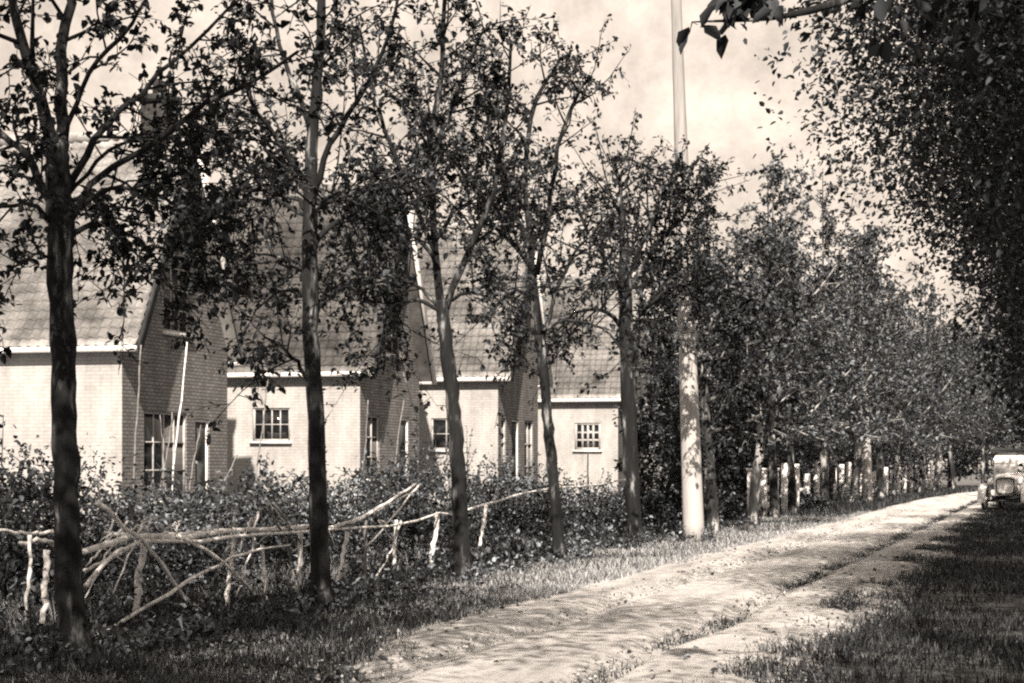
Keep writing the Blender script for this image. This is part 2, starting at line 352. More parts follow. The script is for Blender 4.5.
def corner(px, d): p = at(px, 0, d); return p[0], p[1]
house(*corner(122, 40), 5.3, 13, 4.2, 8.6, 'pale brick house at the left edge, its shaded gable having a large divided window',
      gable=[(1.0, 3.1, .9, 2.75, 4, 3)], upper=(1.95, 3.25, 4.45, 5.85, 3, 3), doors=[(3.55, 4.3, 2.65, 1)], chim=(-.42, .75))
house(*corner(360, 49.5), 4.8, 10, 4.15, 8.75, 'pale brick house with a small divided window below the eave of its long wall',
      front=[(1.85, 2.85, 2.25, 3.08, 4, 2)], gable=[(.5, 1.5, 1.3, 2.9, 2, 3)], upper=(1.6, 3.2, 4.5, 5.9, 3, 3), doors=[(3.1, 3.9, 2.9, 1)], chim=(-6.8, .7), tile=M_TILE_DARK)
house(*corner(498, 57), 4.6, 10, 4.35, 8.7, 'pale brick house third from the left with three tall dark openings in its gable end',
      front=[(1.1, 2.0, 2.1, 3.0, 2, 2)], gable=[(.35, .85, .9, 3.0, 1, 3), (3.0, 4.0, .9, 3.0, 2, 3)], upper=(1.7, 2.9, 4.8, 6.1, 2, 3), doors=[(1.5, 2.3, 3.0, 1)])
house(*corner(618, 70), 4.6, 10, 4.19, 8.4, 'pale brick house farthest from the camera with white twelve pane window in its eave wall',
      front=[(.62, 1.56, 2.2, 3.15, 4, 3, True, .07, .08)], gable=[(1.6, 3.0, .9, 2.8, 3, 3)], upper=(1.7, 2.9, 4.6, 5.9, 2, 3))

# ------------------------------------------------------------------ trees
def rot_perp(t):
    v = rng.normal(size=3); v -= v.dot(t) * t; return v / (np.linalg.norm(v) + 1e-9)
class Tree:
    def __init__(s, base): s.base = np.array(base, float); s.w = MB(); s.P = []; s.D = []; s.S = []
    def limb(s, P, Rd, n=7, jag=.04): s.w.tube(np.asarray(P) - s.base, Rd, n, jag)
    def leaf(s, p, d, size): s.P.append(np.atleast_2d(p)); s.D.append(np.atleast_2d(d)); s.S.append(np.atleast_1d(size))
    def twig(s, p, d, Lt, ls, nl, r=.006):
        d = unit(d); m = d + .25 * rng.normal(size=3); m[2] -= .1
        P = np.array([p, p + d * Lt * .5, p + d * Lt * .5 + unit(m) * Lt * .5])
        s.limb(P, [r, r * .7, r * .4], 3, 0)
        t = rng.uniform(.15, 1.05, nl)
        q = P[0] + (P[2] - P[0]) * t[:, None] + .02 * rng.normal(size=(nl, 3))
        dd = unit(P[2] - P[0])[None] * .5 + .75 * rng.normal(size=(nl, 3)) + np.array((0, 0, -.25))
        s.leaf(q, dd, ls * rng.uniform(.45, 1.3, nl))
    def spray(s, P, r0, r1, n, Lb, ls, ntw, nl, t0=.25, up=.15):
        """side branches with leafy twigs along the limb P"""
        P = np.asarray(P); seg = np.linspace(0, 1, len(P)); T = unit(np.gradient(P, axis=0))
        for k in range(n):
            t = t0 + (1 - t0) * ((k + rng.random()) / n)
            p = np.array([np.interp(t, seg, P[:, c]) for c in range(3)]); tg = unit(np.array([np.interp(t, seg, T[:, c]) for c in range(3)]))
            d = unit(tg * .55 + rot_perp(tg) * .95 + np.array((0, 0, up)))
            Ln = Lb * (1.15 - .6 * t) * rng.uniform(.55, 1.25); bend_ = rng.normal(size=3) * .25 + np.array((0, 0, .12 if rng.random() < .55 else -.2))
            B = np.array([p + d * Ln * q + bend_ * Ln * q * q for q in (0, .33, .66, 1)])
            rb = min(.55 * (r0 + (r1 - r0) * t), .02 * Ln + .004)
            s.limb(B, np.array((1, .75, .5, .25)) * rb, 4, 0)
            for m_ in range(ntw):
                q = .2 + .8 * (m_ + rng.random()) / ntw; pb = np.array([np.interp(q, (0, .33, .66, 1), B[:, c]) for c in range(3)])
                s.twig(pb, unit(B[3] - B[0]) * .5 + .8 * rng.normal(size=3), Ln * rng.uniform(.15, .4), ls, nl)
    def build(s, name, label, cat, group, bark, leafm, rz=0, wood='trunk'):
        root = empty(name, s.base, label, cat, group, rz)
        s.w.build(wood, bark, root, True)
        P, D, S = np.concatenate(s.P), np.concatenate(s.D), np.concatenate(s.S)
        V, Q = leaf_mesh(P - s.base, D, S); mesh_obj('crown', V, Q, leafm, root)
        return root
ROWG = 'young trees in the row along the left side of the lane'
def px_tree(px, py, d, trunk, leaders, label, dens=1.0, ls=.085, Lb=1.0, bark=M_BARK, leafm=M_LEAF):
    t = Tree(at(trunk[0][0], HZ + EYE * F / d, d)); m = d / F
    tp = [at(a, b_, d) for a, b_, w_ in trunk]; tr = [.92 * w_ * m / 2 for *_, w_ in trunk]
    tp[0][2] = -.1
    P = smoothline(tp, 40); rr = np.interp(np.linspace(0, 1, len(P)), np.linspace(0, 1, len(tr)), tr)
    rr = rr * (1 + .7 * np.exp(-np.maximum(P[:, 2], 0) / .16)) * (1 + .04 * rng.normal(size=len(P)))
    P += .006 * rng.normal(size=P.shape) * np.array((1, 1, 0)); t.limb(P, rr, 10)
    for L_ in leaders:
        pts, w0, w1, dz = L_[:4]; n = L_[4] if len(L_) > 4 else 9; q = len(pts)
        Pn = np.array([at(a, b_, d + dz * (i / (q - 1)) ** 1.2) for i, (a, b_) in enumerate(pts)])
        Pn = smoothline(Pn, 14); Pn[1:] += .015 * rng.normal(size=Pn[1:].shape)
        r = np.linspace(w0 * m / 2, w1 * m / 2, len(Pn)); t.limb(Pn, r, 6)
        t.spray(Pn, r[0], r[-1], int(n * dens * 1.3), Lb * 1.2, ls * .9, 8, 6)
    return t.build('roadside_tree', label, 'tree', ROWG, bark, leafm)
d1 = depth(72, -7.8)
px_tree(74, 0, d1, [(74, 662, 34), (67, 520, 29), (64, 400, 28), (60, 250, 27), (58, 170, 28), (58, 135, 24)], [
    ([(55, 160), (42, 105), (22, 40), (10, -10), (4, -40)], 14, 6, -.6, 12), ([(60, 150), (62, 80), (67, 0), (70, -30), (71, -50)], 14, 6, .3, 12),
    ([(66, 190), (95, 140), (140, 90), (190, 45), (250, -10)], 8, 3, 1.0, 12), ([(64, 140), (90, 75), (130, 25), (165, -30)], 6, 3, -1.2, 9),
    ([(68, 225), (90, 185), (140, 150), (205, 103), (258, 80), (300, 50)], 8, 3, -.8, 13), ([(53, 205), (25, 155), (-10, 125), (-60, 100)], 10, 4, .6, 10),
    ([(68, 250), (85, 225), (120, 210), (170, 215)], 6, 2, .9, 9), ([(54, 225), (25, 205), (-15, 205), (-50, 190)], 6, 2, -.9, 9),
    ([(58, 200), (50, 190), (30, 180), (0, 170)], 6, 2, -1.8, 9), ([(62, 215), (75, 200), (100, 190), (140, 180)], 6, 2, 2.0, 9),
    ([(58, 260), (40, 255), (15, 268), (-10, 280)], 4, 2, -.6, 7),
    ([(66, 215), (110, 190), (160, 198), (196, 235), (212, 290)], 6, 2, .5, 20), ([(66, 232), (110, 225), (150, 250), (172, 290)], 5, 2, 1.2, 16), ([(64, 200), (110, 150), (160, 140), (200, 160)], 5, 2, 1.5, 18)],
    'thick dark trunk dividing into two high leaders, at the left end of the roadside row', .62, .085, .85)
d2 = depth(320, -7.8)
px_tree(322, 0, d2, [(322, 612, 22), (317, 450, 19), (311, 330, 18), (309, 230, 17), (312, 150, 14), (318, 80, 11), (322, 0, 9), (325, -90, 6), (325, -160, 3)], [
    ([(312, 160), (317, 80), (322, 0), (325, -90)], 6, 4, .1, 14),
    ([(314, 245), (340, 218), (380, 198), (420, 190)], 7, 3, .7, 10), ([(313, 195), (330, 145), (358, 100), (385, 50), (400, -20)], 7, 3, -.6, 12),
    ([(309, 190), (285, 150), (255, 110), (235, 60)], 6, 3, -.7, 11), ([(311, 130), (290, 75), (272, 15), (262, -60)], 6, 3, .8, 10),
    ([(309, 266), (285, 258), (250, 252), (232, 250)], 4, 2, .5, 5), ([(309, 275), (290, 266), (262, 262), (236, 264)], 3, 2, -.4, 4),
    ([(309, 210), (285, 195), (240, 190), (205, 205)], 6, 2, 1.0, 11), ([(310, 220), (320, 205), (335, 195), (350, 190)], 6, 2, -1.6, 10), ([(310, 205), (300, 180), (285, 165), (270, 160)], 6, 2, 1.9, 10),
    ([(313, 390), (297, 362), (278, 345), (262, 335)], 5, 2, -.5, 9), ([(310, 320), (325, 300), (345, 288), (372, 285)], 4, 2, .8, 9), ([(310, 300), (290, 290), (265, 300), (250, 320)], 4, 2, .9, 8),
    ([(310, 218), (275, 200), (235, 202), (205, 215)], 5, 2, .3, 18), ([(311, 205), (335, 200), (360, 205), (385, 215)], 5, 2, .2, 14)],
    'straight dark trunk rising full height in front of the second house, long leafy side branches', .85, .088, 1.0)
d3 = depth(462, -7.75)
px_tree(463, 0, d3, [(463, 584, 18), (457, 450, 16), (446, 340, 15), (441, 300, 13)], [
    ([(441, 308), (433, 220), (433, 140), (441, 60), (446, -30)], 9, 4, .2, 17), ([(444, 315), (463, 262), (485, 215), (500, 160), (508, 90), (512, 40)], 8, 3, -.6, 16),
    ([(437, 255), (415, 205), (393, 150), (372, 90), (360, 30)], 6, 3, .8, 13), ([(433, 155), (452, 105), (472, 55), (490, 20)], 5, 3, -.9, 10),
    ([(436, 240), (460, 205), (478, 170), (490, 120)], 5, 2, 1.5, 12), ([(439, 270), (420, 240), (395, 225), (372, 222)], 5, 2, -1.2, 12),
    ([(442, 310), (415, 285), (385, 275), (360, 285)], 4, 2, .8, 11), ([(452, 300), (475, 290), (500, 290), (520, 300)], 4, 2, -.8, 10), ([(434, 190), (432, 160), (425, 120), (415, 80)], 5, 2, 1.5, 10),
    ([(443, 312), (410, 300), (388, 325), (384, 375)], 5, 2, .4, 10), ([(437, 240), (425, 215), (400, 205), (375, 200)], 5, 2, .3, 12)],
    'tree forking low into two tall stems, between the second and third houses', 1.0, .095, 1.1)
d4 = depth(560, -7.8)
px_tree(561, 0, d4, [(561, 564, 14), (553, 480, 12), (545, 390, 11), (539, 335, 10)], [
    ([(539, 338), (533, 270), (525, 190), (530, 119), (545, 80), (560, 60)], 7, 3, .2, 14), ([(537, 275), (548, 215), (558, 150), (578, 95), (592, 75)], 6, 3, -.7, 10),
    ([(543, 345), (556, 290), (578, 248), (612, 215)], 5, 2, .7, 11), ([(530, 250), (508, 200), (492, 140), (488, 100)], 5, 2, -.5, 12),
    ([(533, 270), (510, 240), (490, 225), (475, 225)], 5, 2, 1.0, 12), ([(536, 300), (515, 290), (500, 300), (490, 320)], 4, 2, -1.0, 10), ([(533, 255), (540, 230), (545, 215), (550, 205)], 4, 2, 2, 10), ([(536, 280), (520, 250), (512, 225), (510, 200)], 4, 2, .4, 14), ([(538, 320), (524, 310), (516, 320), (512, 345)], 4, 2, .5, 9),
    ([(541, 330), (575, 320), (610, 335), (634, 372)], 4, 2, -.4, 7)],
    'slim trunk leaning to the left in front of the farthest house, crown thinning upward', .95, .1, 1.15)
d5 = depth(634, -7.8)
px_tree(637, 0, d5, [(637, 552, 15), (631, 470, 17), (627, 350, 17), (624, 250, 11), (622, 205, 6)], [
    ([(624, 260), (622, 210), (618, 180), (615, 160)], 6, 3, .2, 10), ([(625, 300), (603, 255), (585, 225), (572, 190)], 6, 3, .6, 13), ([(626, 280), (648, 230), (664, 195), (674, 170)], 6, 3, -.6, 12),
    ([(627, 340), (655, 295), (685, 270), (705, 262)], 5, 2, .6, 12), ([(626, 330), (600, 310), (575, 312), (558, 330)], 5, 2, -.8, 12), ([(626, 290), (628, 260), (635, 240), (640, 230)], 5, 2, 2.0, 12),
    ([(627, 360), (640, 320), (655, 330), (668, 372)], 4, 2, -.6, 6), ([(626, 310), (620, 290), (612, 275), (600, 265)], 5, 2, -2.0, 12),
    ([(626, 295), (656, 245), (684, 218), (702, 178)], 5, 2, .2, 20), ([(627, 335), (662, 292), (690, 286), (714, 300)], 5, 2, -.2, 18)],
    'stout dark trunk standing at the gable corner of the farthest house, wide low crown', 1.0, .105, 1.2)

def generic(h, hf, spread, ls, nl, dens=1.0, r=.12):
    """a young upright roadside tree about the origin"""
    t = Tree((0, 0, 0))
    lean = rng.normal(size=2) * .25
    P = smoothline([(0, 0, -.1), (lean[0] * .2, lean[1] * .2, hf * .5), (lean[0] * .5, lean[1] * .5, hf), (lean[0], lean[1], h * .65), (lean[0] * 1.2, lean[1] * 1.2, h)], 20)
    rr = np.interp(P[:, 2], (0, .3, hf, h * .62, h), (r * 1.4, r, r * .75, r * .28, .008)); t.limb(P, rr, 8)
    top = P[len(P) // 2:]; t.spray(top, .05, .01, int(24 * dens), spread * .55, ls, 7, nl, 0)
    for k in range(8):
        z = hf * .85 + (h * .7 - hf) * k / 7 + rng.random() * .3; p = np.array([np.interp(z, P[:, 2], P[:, c]) for c in range(3)])
        a = k * 2.4 + rng.random(); e = rng.uniform(.45, .9); Lk = spread * rng.uniform(.8, 1.2) * (1.15 - .08 * k)
        d = np.array((math.cos(a), math.sin(a), 0)); B = smoothline([p, p + d * Lk * .45 + (0, 0, Lk * .3 * e), p + d * Lk * .9 + (0, 0, Lk * .95 * e)], 10)
        t.limb(B, np.linspace(r * .4, .012, len(B)), 5); t.spray(B, r * .4, .012, int(14 * dens), spread * .55, ls, 7, nl, .1)
    return t
def copy_tree(root, loc, rz, sc, label):
    c = root.copy(); COL.objects.link(c); c.location = loc; c.rotation_euler = (0, 0, rz); c.scale = (sc, sc, sc); c['label'] = label
    for ch in root.children:
        k_ = ch.copy(); COL.objects.link(k_); k_.parent = c
        for g in ch.children:
            q = g.copy(); COL.objects.link(q); q.parent = k_
    return c
protos = []
def ordinal(n): return ['first', 'second', 'third', 'fourth', 'fifth', 'sixth', 'seventh', 'eighth', 'ninth', 'tenth', 'eleventh', 'twelfth', 'thirteenth', 'fourteenth', 'fifteenth', 'sixteenth', 'seventeenth', 'eighteenth', 'nineteenth', 'twentieth'][n - 1]
rowY = [46.3, 52.2, 58.5, 64, 69.5, 75, 81, 88.5, 96, 104, 113, 122, 132, 142, 153, 165, 178, 192]
for k, Yk in enumerate(rowY):
    loc = (-7.7 + float(bend(Yk)) + .25 * rng.normal(), Yk, 0)
    lab = f'slender left row tree, {ordinal(k + 1)} beyond the thick pale pole'
    if k < 4:
        t = generic([8.4, 9.4, 10.4, 11.][k], 2.5, [2.2, 2.7, 2.9, 3.0][k], .125, 8, 1.15, .15); rt = t.build('roadside_tree', lab, 'tree', ROWG, M_BARK_PALE, M_LEAF_MID if k else M_LEAF); rt.location = loc; protos.append(rt)
    else: copy_tree(protos[1 + k % 3], loc, rng.random() * 6.28, .95 + .25 * rng.random(), lab)
SHADE = []
for k, Yk in enumerate((8.6, 4.2, -1.0, -6.5)):       # the row goes on beside and behind the camera: trees placed and shaped to shade the near verge
    SHADE.append((Yk, f'unseen left shade tree beside the photographer, {ordinal(k + 1)} before the thick dark trunk'))

def clump_tree(h, rad, z0, nclump, nleaf, ls, r, low=0., crown_k=.5, big=1.):
    """a broad tree whose crown is many leafy clumps carried on limbs"""
    t = Tree((0, 0, 0)); hf = z0 + .1
    P = smoothline([(0, 0, -.1), (.1 * rng.normal(), .1 * rng.normal(), hf), (.3 * rng.normal(), .3 * rng.normal(), h * .6), (.3 * rng.normal(), .3 * rng.normal(), h * .92)], 18)
    t.limb(P, np.interp(P[:, 2], (0, .4, hf, h), (r * 1.5, r, r * .8, .03)), 9)
    zc = (h + z0) / 2; hz = (h - z0) / 2
    c = []
    while len(c) < nclump:
        v = rng.uniform(-1, 1, 3); q = np.linalg.norm(v)
        if q > 1 or q < crown_k * rng.random() + .15: continue
        v *= 1 + .22 * wavy(v[0:1] * 3, v[1:2] * 3 + v[2:3] * 4, 1.3, 11)[0]
        c.append((v[0] * rad, v[1] * rad, zc + v[2] * hz))
    c = np.array(c)
    inn = np.nonzero(((c - (0, 0, zc)) ** 2 / np.array((rad, rad, hz)) ** 2).sum(1) < .55)[0]
    for i in rng.choice(inn, min(len(inn), 26), replace=False):
        z = max(hf * .8, c[i, 2] - .55 * math.hypot(c[i, 0], c[i, 1])); z = min(z, h * .85)
        p = np.array([np.interp(z, P[:, 2], P[:, k_]) for k_ in range(3)]); m_ = (p + c[i]) / 2 + (0, 0, .15)
        t.limb(smoothline([p, m_, c[i]], 8), np.linspace(r * .35, .012, 9), 5)
    for q in c:
        cr = big * rad * rng.uniform(.09, .19); n_ = int(nleaf * rng.uniform(.6, 1.3)); g = np.clip(rng.normal(size=(n_, 3)), -1.25, 1.25) * np.array((1, 1, .6)) * cr
        t.leaf(q + g, unit(g) * .6 + .6 * rng.normal(size=(n_, 3)) + np.array((0, 0, -.2)), ls * rng.uniform(.45, 1.35, n_))
        e = np.array((q[0] * .6, q[1] * .6, q[2] - .12 * rad * rng.random() - .1)); t.limb(np.array([e, (q + e) / 2 + .08 * rng.normal(size=3), q]), [.013, .008, .004], 3, 0)
    return t
# big trees on the right verge: their trunks stand outside the frame, their crowns hang over the lane
RG = 'broad dark trees along the right side of the lane'
bigs = []
spots = [(2.4, 20, 11, 4.5), (2.0, 27, 11.5, 4.6), (1.6, 35, 11, 4.3), (1.7, 43.5, 11, 3.9), (1.8, 53, 11, 3.7), (1.9, 63, 10.5, 3.5), (2.4, 75, 11, 3.4), (2.4, 85, 11.5, 3.6), (2.4, 98, 12, 3.9), (3.2, 112, 12, 4), (4.2, 127, 12, 4), (6, 143, 12, 4.2), (8.5, 160, 12, 4.5)]
for k, (x, y, h, rad) in enumerate(spots):
    lab = f'broad dark tree overhanging the right side of the lane, {ordinal(k + 1)} from the camera'
    if k < 3:
        rt = clump_tree(h, rad, 3.8, 760, (130, 130, 90)[k], .09, .22, big=1.35).build('verge_tree', lab, 'tree', RG, M_BARK, M_LEAF_BIG); rt.location = (x, y, 0); bigs.append(rt)
    elif k == 3:
        rt = clump_tree(11, 3.7, 1.6, 480, 50, .15, .2).build('verge_tree', lab, 'tree', RG, M_BARK, M_LEAF_BIG); rt.location = (x, y, 0); bigs.append(rt)
    else: copy_tree(bigs[3], (x, y, 0), rng.random() * 6.28, rad / 3.5, lab)
for k, (x, y) in enumerate(((4.0, 6), (3.6, -3), (3.8, -12))):
    copy_tree(bigs[k % 3], (x, y, 0), 2.0 + k, .9, f'broad dark right row tree beside the photographer, {ordinal(k + 1)} towards the rear')
for k, (y, lab) in enumerate(SHADE):
    if k == 0: rt = clump_tree(13, 4.7, 6.2, 360, 60, .12, .2).build('roadside_tree', lab, 'tree', ROWG, M_BARK, M_LEAF); rt.location = (-5.5, y, 0)  # first crown lifted out of view, added to shade the near verge
    else: copy_tree(bigs[(k + 1) % 3], ((0, -5.9, -5.6, -6)[k], y, 0), 1.3 * k, .84, lab)['group'] = ROWG
# garden trees and tall bushes behind the left row, closing the view
GG = 'bushy garden trees behind the left tree row'
gd = []
gspots = [(-9.9, 60, 4.6, 1.7, .3), (-11.2, 65.5, 6.2, 2.4, .4), (-10.9, 73, 6.6, 2.5, .4), (-11.4, 81, 7.6, 2.8, .5), (-10.6, 90, 7.4, 2.8, .5), (-11, 100, 8.6, 3.1, .5), (-10, 111, 8.2, 3, .5), (-9.6, 123, 9, 3.3, .5),
          (-8.4, 136, 9, 3.3, .5), (-7, 150, 9.5, 3.6, .6), (-5, 166, 10, 3.8, .6), (-1, 182, 10, 4, .6), (3, 200, 11, 4.4, .6), (8, 214, 11, 4.4, .6), (-16, 96, 9, 3.4, .5), (-17, 116, 10, 3.6, .6), (-15, 140, 10.5, 4, .6), (-11, 175, 11, 4.2, .6), (-10.2, 71, 4.5, 1.5, .2), (-9.6, 86, 5, 1.9, .2), (-9.3, 104, 5, 2, .2)]
for k, (x, y, h, rad, z0) in enumerate(gspots):
    if k > 1 and x < -9.7 or k > 7 and k < 15: h *= 1.28; rad *= 1.15
    lab = f'bushy tree behind the left row, {ordinal(k + 1)} beyond the farthest house' if k < 15 else f'low bushy tree by the lane fence, {ordinal(k - 14)} beyond the white gate' if x > -9.8 else f'tall bushy tree far back in the gardens, {ordinal(k - 13)} beyond the farthest house'
    if k < 4:
        rt = clump_tree(h, rad, z0, 190, 60, .14, .1, crown_k=.6).build('garden_tree', lab, 'tree', GG, M_BARK, M_LEAF_MID); rt.location = (x, y, 0); gd.append((rt, h))
    else:
        p, ph = gd[1 + k % 3]; c = copy_tree(p, (x, y, 0), rng.random() * 6.28, h / ph, lab)
# the dark tall bush just left of the pole
t = clump_tree(3.3, .95, .1, 70, 60, .10, .05, crown_k=.5); rt = t.build('tall_bush', 'tall dark bush just left of the thick pale pole', 'bush', None, M_TWIG, M_LEAF); p = at(664, 0, 43.5); rt.location = (p[0], p[1], 0)
# a near bough with large leaves hanging into the top of the view
t = Tree((1.5, 10.5, 0)); P = smoothline([(1.5, 10.5, -.1), (1.55, 10.5, 2.5), (1.4, 10.6, 4.2), (1.2, 10.8, 6.5)], 14); t.limb(P, np.linspace(.16, .08, len(P)), 9)
dn = 11.5
B = smoothline([(1.45, 10.6, 4.2), at(960, -40, dn), at(840, 2, dn), at(770, 18, dn), at(692, 22, dn)], 22); t.limb(B, np.linspace(.05, .004, len(B)), 6)
for (a, c, n_) in ((690, 36, 3), (698, 30, 2), (725, 36, 3), (736, 12, 8), (748, 6, 12), (742, 0, 10), (765, 2, 6), (772, 8, 4), (728, 0, 5), (755, -14, 14), (730, -25, 14), (880, -14, 30), (940, -20, 60), (990, -25, 80)):
    q = at(a, c - 5, dn + .1 * rng.normal()); g = rng.normal(size=(n_, 3)) * (.03 if a < 800 else .15)
    t.limb(np.array([B[np.argmin(((B - q) ** 2).sum(1))], q]), [.005, .002], 3, 0)
    t.leaf(q + g, rng.normal(size=(n_, 3)) * .7 + np.array((-.2, 0, -.7)), .13 * rng.uniform(.8, 1.2, n_))
t2 = clump_tree(11.5, 2.8, 6.6, 110, 55, .10, .16); t.w.v += [v + np.array((-.15, .2, 0)) for v in t2.w.v]
for kq in t2.w.f: t.w.f.setdefault(kq, []).extend([[i_ + t.w.n for i_ in f] for f in t2.w.f[kq]])
t.w.n += t2.w.n
for p_, d_, s_ in zip(t2.P, t2.D, t2.S): t.leaf(p_ + t.base + (-.15, .2, 0), d_, s_)
t.build('verge_tree', 'near tree whose thin bough hangs a few large leaves into the top of the view', 'tree', RG, M_BARK, M_LEAF_BIG)

# ------------------------------------------------------------------ telegraph poles
PG = 'pale telegraph poles along the left side of the lane'
pp = None
for k, (px, X, lab) in enumerate(((694, -7.1, 'thick pale wooden pole, nearest of the telegraph poles, leaning a little left'), (868, -7.5, 'distant pale telegraph pole among the roadside trees, second along the lane'), (940, -7.4, 'farthest pale telegraph pole, near where the lane disappears'))):
    d = depth(px, X); b0 = at(px, HZ + EYE * F / d, d)
    root = empty('telegraph_pole', b0, lab, 'pole', PG)
    Hp = 13.2 if k == 0 else 7.0; tp = np.array((-.42, -.1, 13.2)) * Hp / 13.2
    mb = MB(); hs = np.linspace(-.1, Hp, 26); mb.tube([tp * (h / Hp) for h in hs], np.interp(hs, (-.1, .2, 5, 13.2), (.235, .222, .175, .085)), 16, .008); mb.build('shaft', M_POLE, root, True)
    for q in ((12.2, 12.7) if k == 0 else (6.4,)):
        ca = MB(); c0 = tp * (q / Hp); ca.box((c0[0] - .8, c0[1] - .2, q - .05), (c0[0] + .8, c0[1] - .12, q + .05)); ao = ca.build('crossarm', M_DARKWOOD, root)
        for s in (-.7, -.35, .35, .7):
            ins = MB(); ins.tube([(c0[0] + s, c0[1] - .16, q + .05), (c0[0] + s, c0[1] - .16, q + .12), (c0[0] + s, c0[1] - .16, q + .2)], [.02, .045, .03], 8); ins.build('insulator', M_WHITE, ao)

# ------------------------------------------------------------------ rustic branch fence
fr = empty('branch_fence', at(150, HZ + EYE * F / depth(150, -8.8), depth(150, -8.8)), 'rough fence of peeled crooked branches between the two nearest roadside trees', 'fence')
f0 = np.array(fr.location)
def stick(name, pts, w0, w1, off=0., mat=M_STICK, X=-8.8, parent=fr, origin=None):
    P = []
    for (a, c) in pts:
        d = depth(a, X) + off; P.append(at(a, c, d))
    P = smoothline(P, 12); P[1:-1] += (.006 if X < -12 else .009) * rng.normal(size=P[1:-1].shape)
    d = depth(pts[0][0], X); r = .72 * np.linspace(w0, w1, len(P)) * d / F / 2 * (1 + .06 * rng.normal(size=len(P)))
    mb = MB(); mb.tube(P - (f0 if origin is None else origin), r, 7, .1); return mb.build(name, mat, parent, True)
stick('rail', [(83, 552), (130, 538), (180, 537), (240, 531), (306, 527)], 9, 7, 0)
stick('rail', [(105, 533), (150, 536), (200, 532), (255, 529), (325, 525)], 6, 5, .12)
stick('rail', [(140, 541), (200, 541), (260, 534), (330, 530), (390, 527), (440, 514), (457, 515)], 6, 4, -.1)
stick('rail', [(322, 530), (360, 518), (395, 498), (416, 484)], 6, 4, .08)
stick('rail', [(340, 525), (375, 512), (410, 493)], 4, 2, .2)
stick('rail', [(0, 530), (30, 534), (60, 533)], 5, 5, .3)
stick('rail', [(20, 543), (45, 540), (62, 549)], 6, 6, .1)
stick('rail', [(455, 514), (500, 500), (540, 490), (600, 484), (640, 478)], 4, 3, .2)
stick('brace', [(97, 503), (125, 527), (150, 550), (185, 597), (222, 629)], 7, 6, -.18)
stick('brace', [(92, 637), (150, 606), (205, 572), (245, 553), (290, 545)], 6, 4, -.3)
stick('brace', [(86, 586), (112, 556), (140, 541)], 7, 5, -.22)
stick('brace', [(84, 570), (110, 560), (140, 544)], 5, 4, .2)
stick('brace', [(178, 536), (215, 556), (250, 590), (272, 622)], 6, 5, -.1)
stick('brace', [(96, 480), (99, 492), (101, 505)], 3, 2, .1)
stick('brace', [(118, 508), (104, 545), (86, 566)], 3, 3, .35)
stick('brace', [(420, 484), (390, 520), (365, 548)], 3, 2, .3)
for k in range(9):                           # broken branches woven through the rails
    a = rng.uniform(110, 420); b_ = a + rng.uniform(-70, 70); stick('brace', [(a, rng.uniform(500, 530)), ((a + b_) / 2 + 4, 550), (b_, rng.uniform(570, 600))], 3.4, 1.8, rng.uniform(-.15, .25), M_STICK if k % 2 else M_STICK_OLD)
for k in range(24):                          # thin side twigs left on the poles
    a = rng.uniform(90, 420); c = 534 - (a - 90) * .04; stick('twig', [(a, c), (a + rng.uniform(-14, 14), c + rng.uniform(-14, 16)), (a + rng.uniform(-30, 30), c + rng.uniform(-30, 42))], 2.6, 1.2, rng.uniform(-.15, .2), M_STICK if k % 3 else M_STICK_OLD)
for a, c, b_, e, w_ in ((144, 536, 135, 606, 10), (234, 528, 226, 604, 7), (301, 530, 297, 588, 7), (347, 532, 338, 578, 6), (438, 513, 431, 558, 7), (262, 545, 268, 612, 5), (47, 550, 42, 620, 9), (30, 535, 26, 610, 6), (396, 520, 393, 560, 5), (486, 505, 480, 540, 5), (365, 520, 364, 600, 6)):
    stick('post', [(a, c), ((a + b_) / 2 + .8, (c + e) / 2), (b_, e + 6)], w_, w_ * .9, .05, M_STICK if w_ != 6 or a < 350 else M_STICK_OLD)
# loose stakes and bean poles in the garden
SG = 'garden stakes and bean poles in front of the left house'
for k, (pts, w_, X, lab) in enumerate((
        ([(36, 470), (28, 500), (20, 530)], 4, -12.5, 'leaning garden stake left of the thick dark trunk'),
        ([(141, 345), (138, 400), (134, 470)], 4, -16.6, 'tall pale bean pole standing left against the first gable'),
        ([(187, 342), (181, 400), (173, 470)], 4, -16.4, 'tall pale bean pole in the middle of the first gable'),
        ([(201, 425), (196, 450), (190, 485)], 3, -16.2, 'slanting bean pole in front of the first house door'),
        ([(160, 415), (163, 450), (166, 490)], 3, -16.2, 'thin bean pole before the large gable window, leaning left'),
        ([(172, 412), (168, 450), (160, 490)], 3, -16.0, 'thin bean pole before the large gable window, leaning right'),
        ([(237, 455), (225, 480), (214, 505)], 4, -13.5, 'leaning garden stake in the shrubs before the second house'),
        ([(268, 380), (262, 430), (256, 480)], 3, -15.6, 'thin stake across the small window of the second house'),
        ([(404, 400), (398, 440), (394, 480)], 3, -14.8, 'pale stake before the gable door of the second house'),
        ([(368, 400), (366, 440), (362, 480)], 3, -14.8, 'pale stake at the corner of the second house'),
        ([(588, 452), (588, 480), (588, 500)], 4, -13.6, 'dark stake standing under the twelve pane window'))):
    d = depth(pts[0][0], X); b0 = at(pts[-1][0], 0, depth(pts[-1][0], X)); b0[2] = 0
    base = [(pts[-1][0] - (pts[0][0] - pts[-1][0]) * .25, HZ + EYE * F / depth(pts[-1][0], X))]
    o = stick('garden_stake', pts + base, w_ * .5, w_ * .75, 0, M_DARKWOOD if k == 10 else (M_STICK if k in (0, 2) else M_STICK_OLD), X, None, b0); o.location = b0
    prop(o, lab, 'stake', SG)

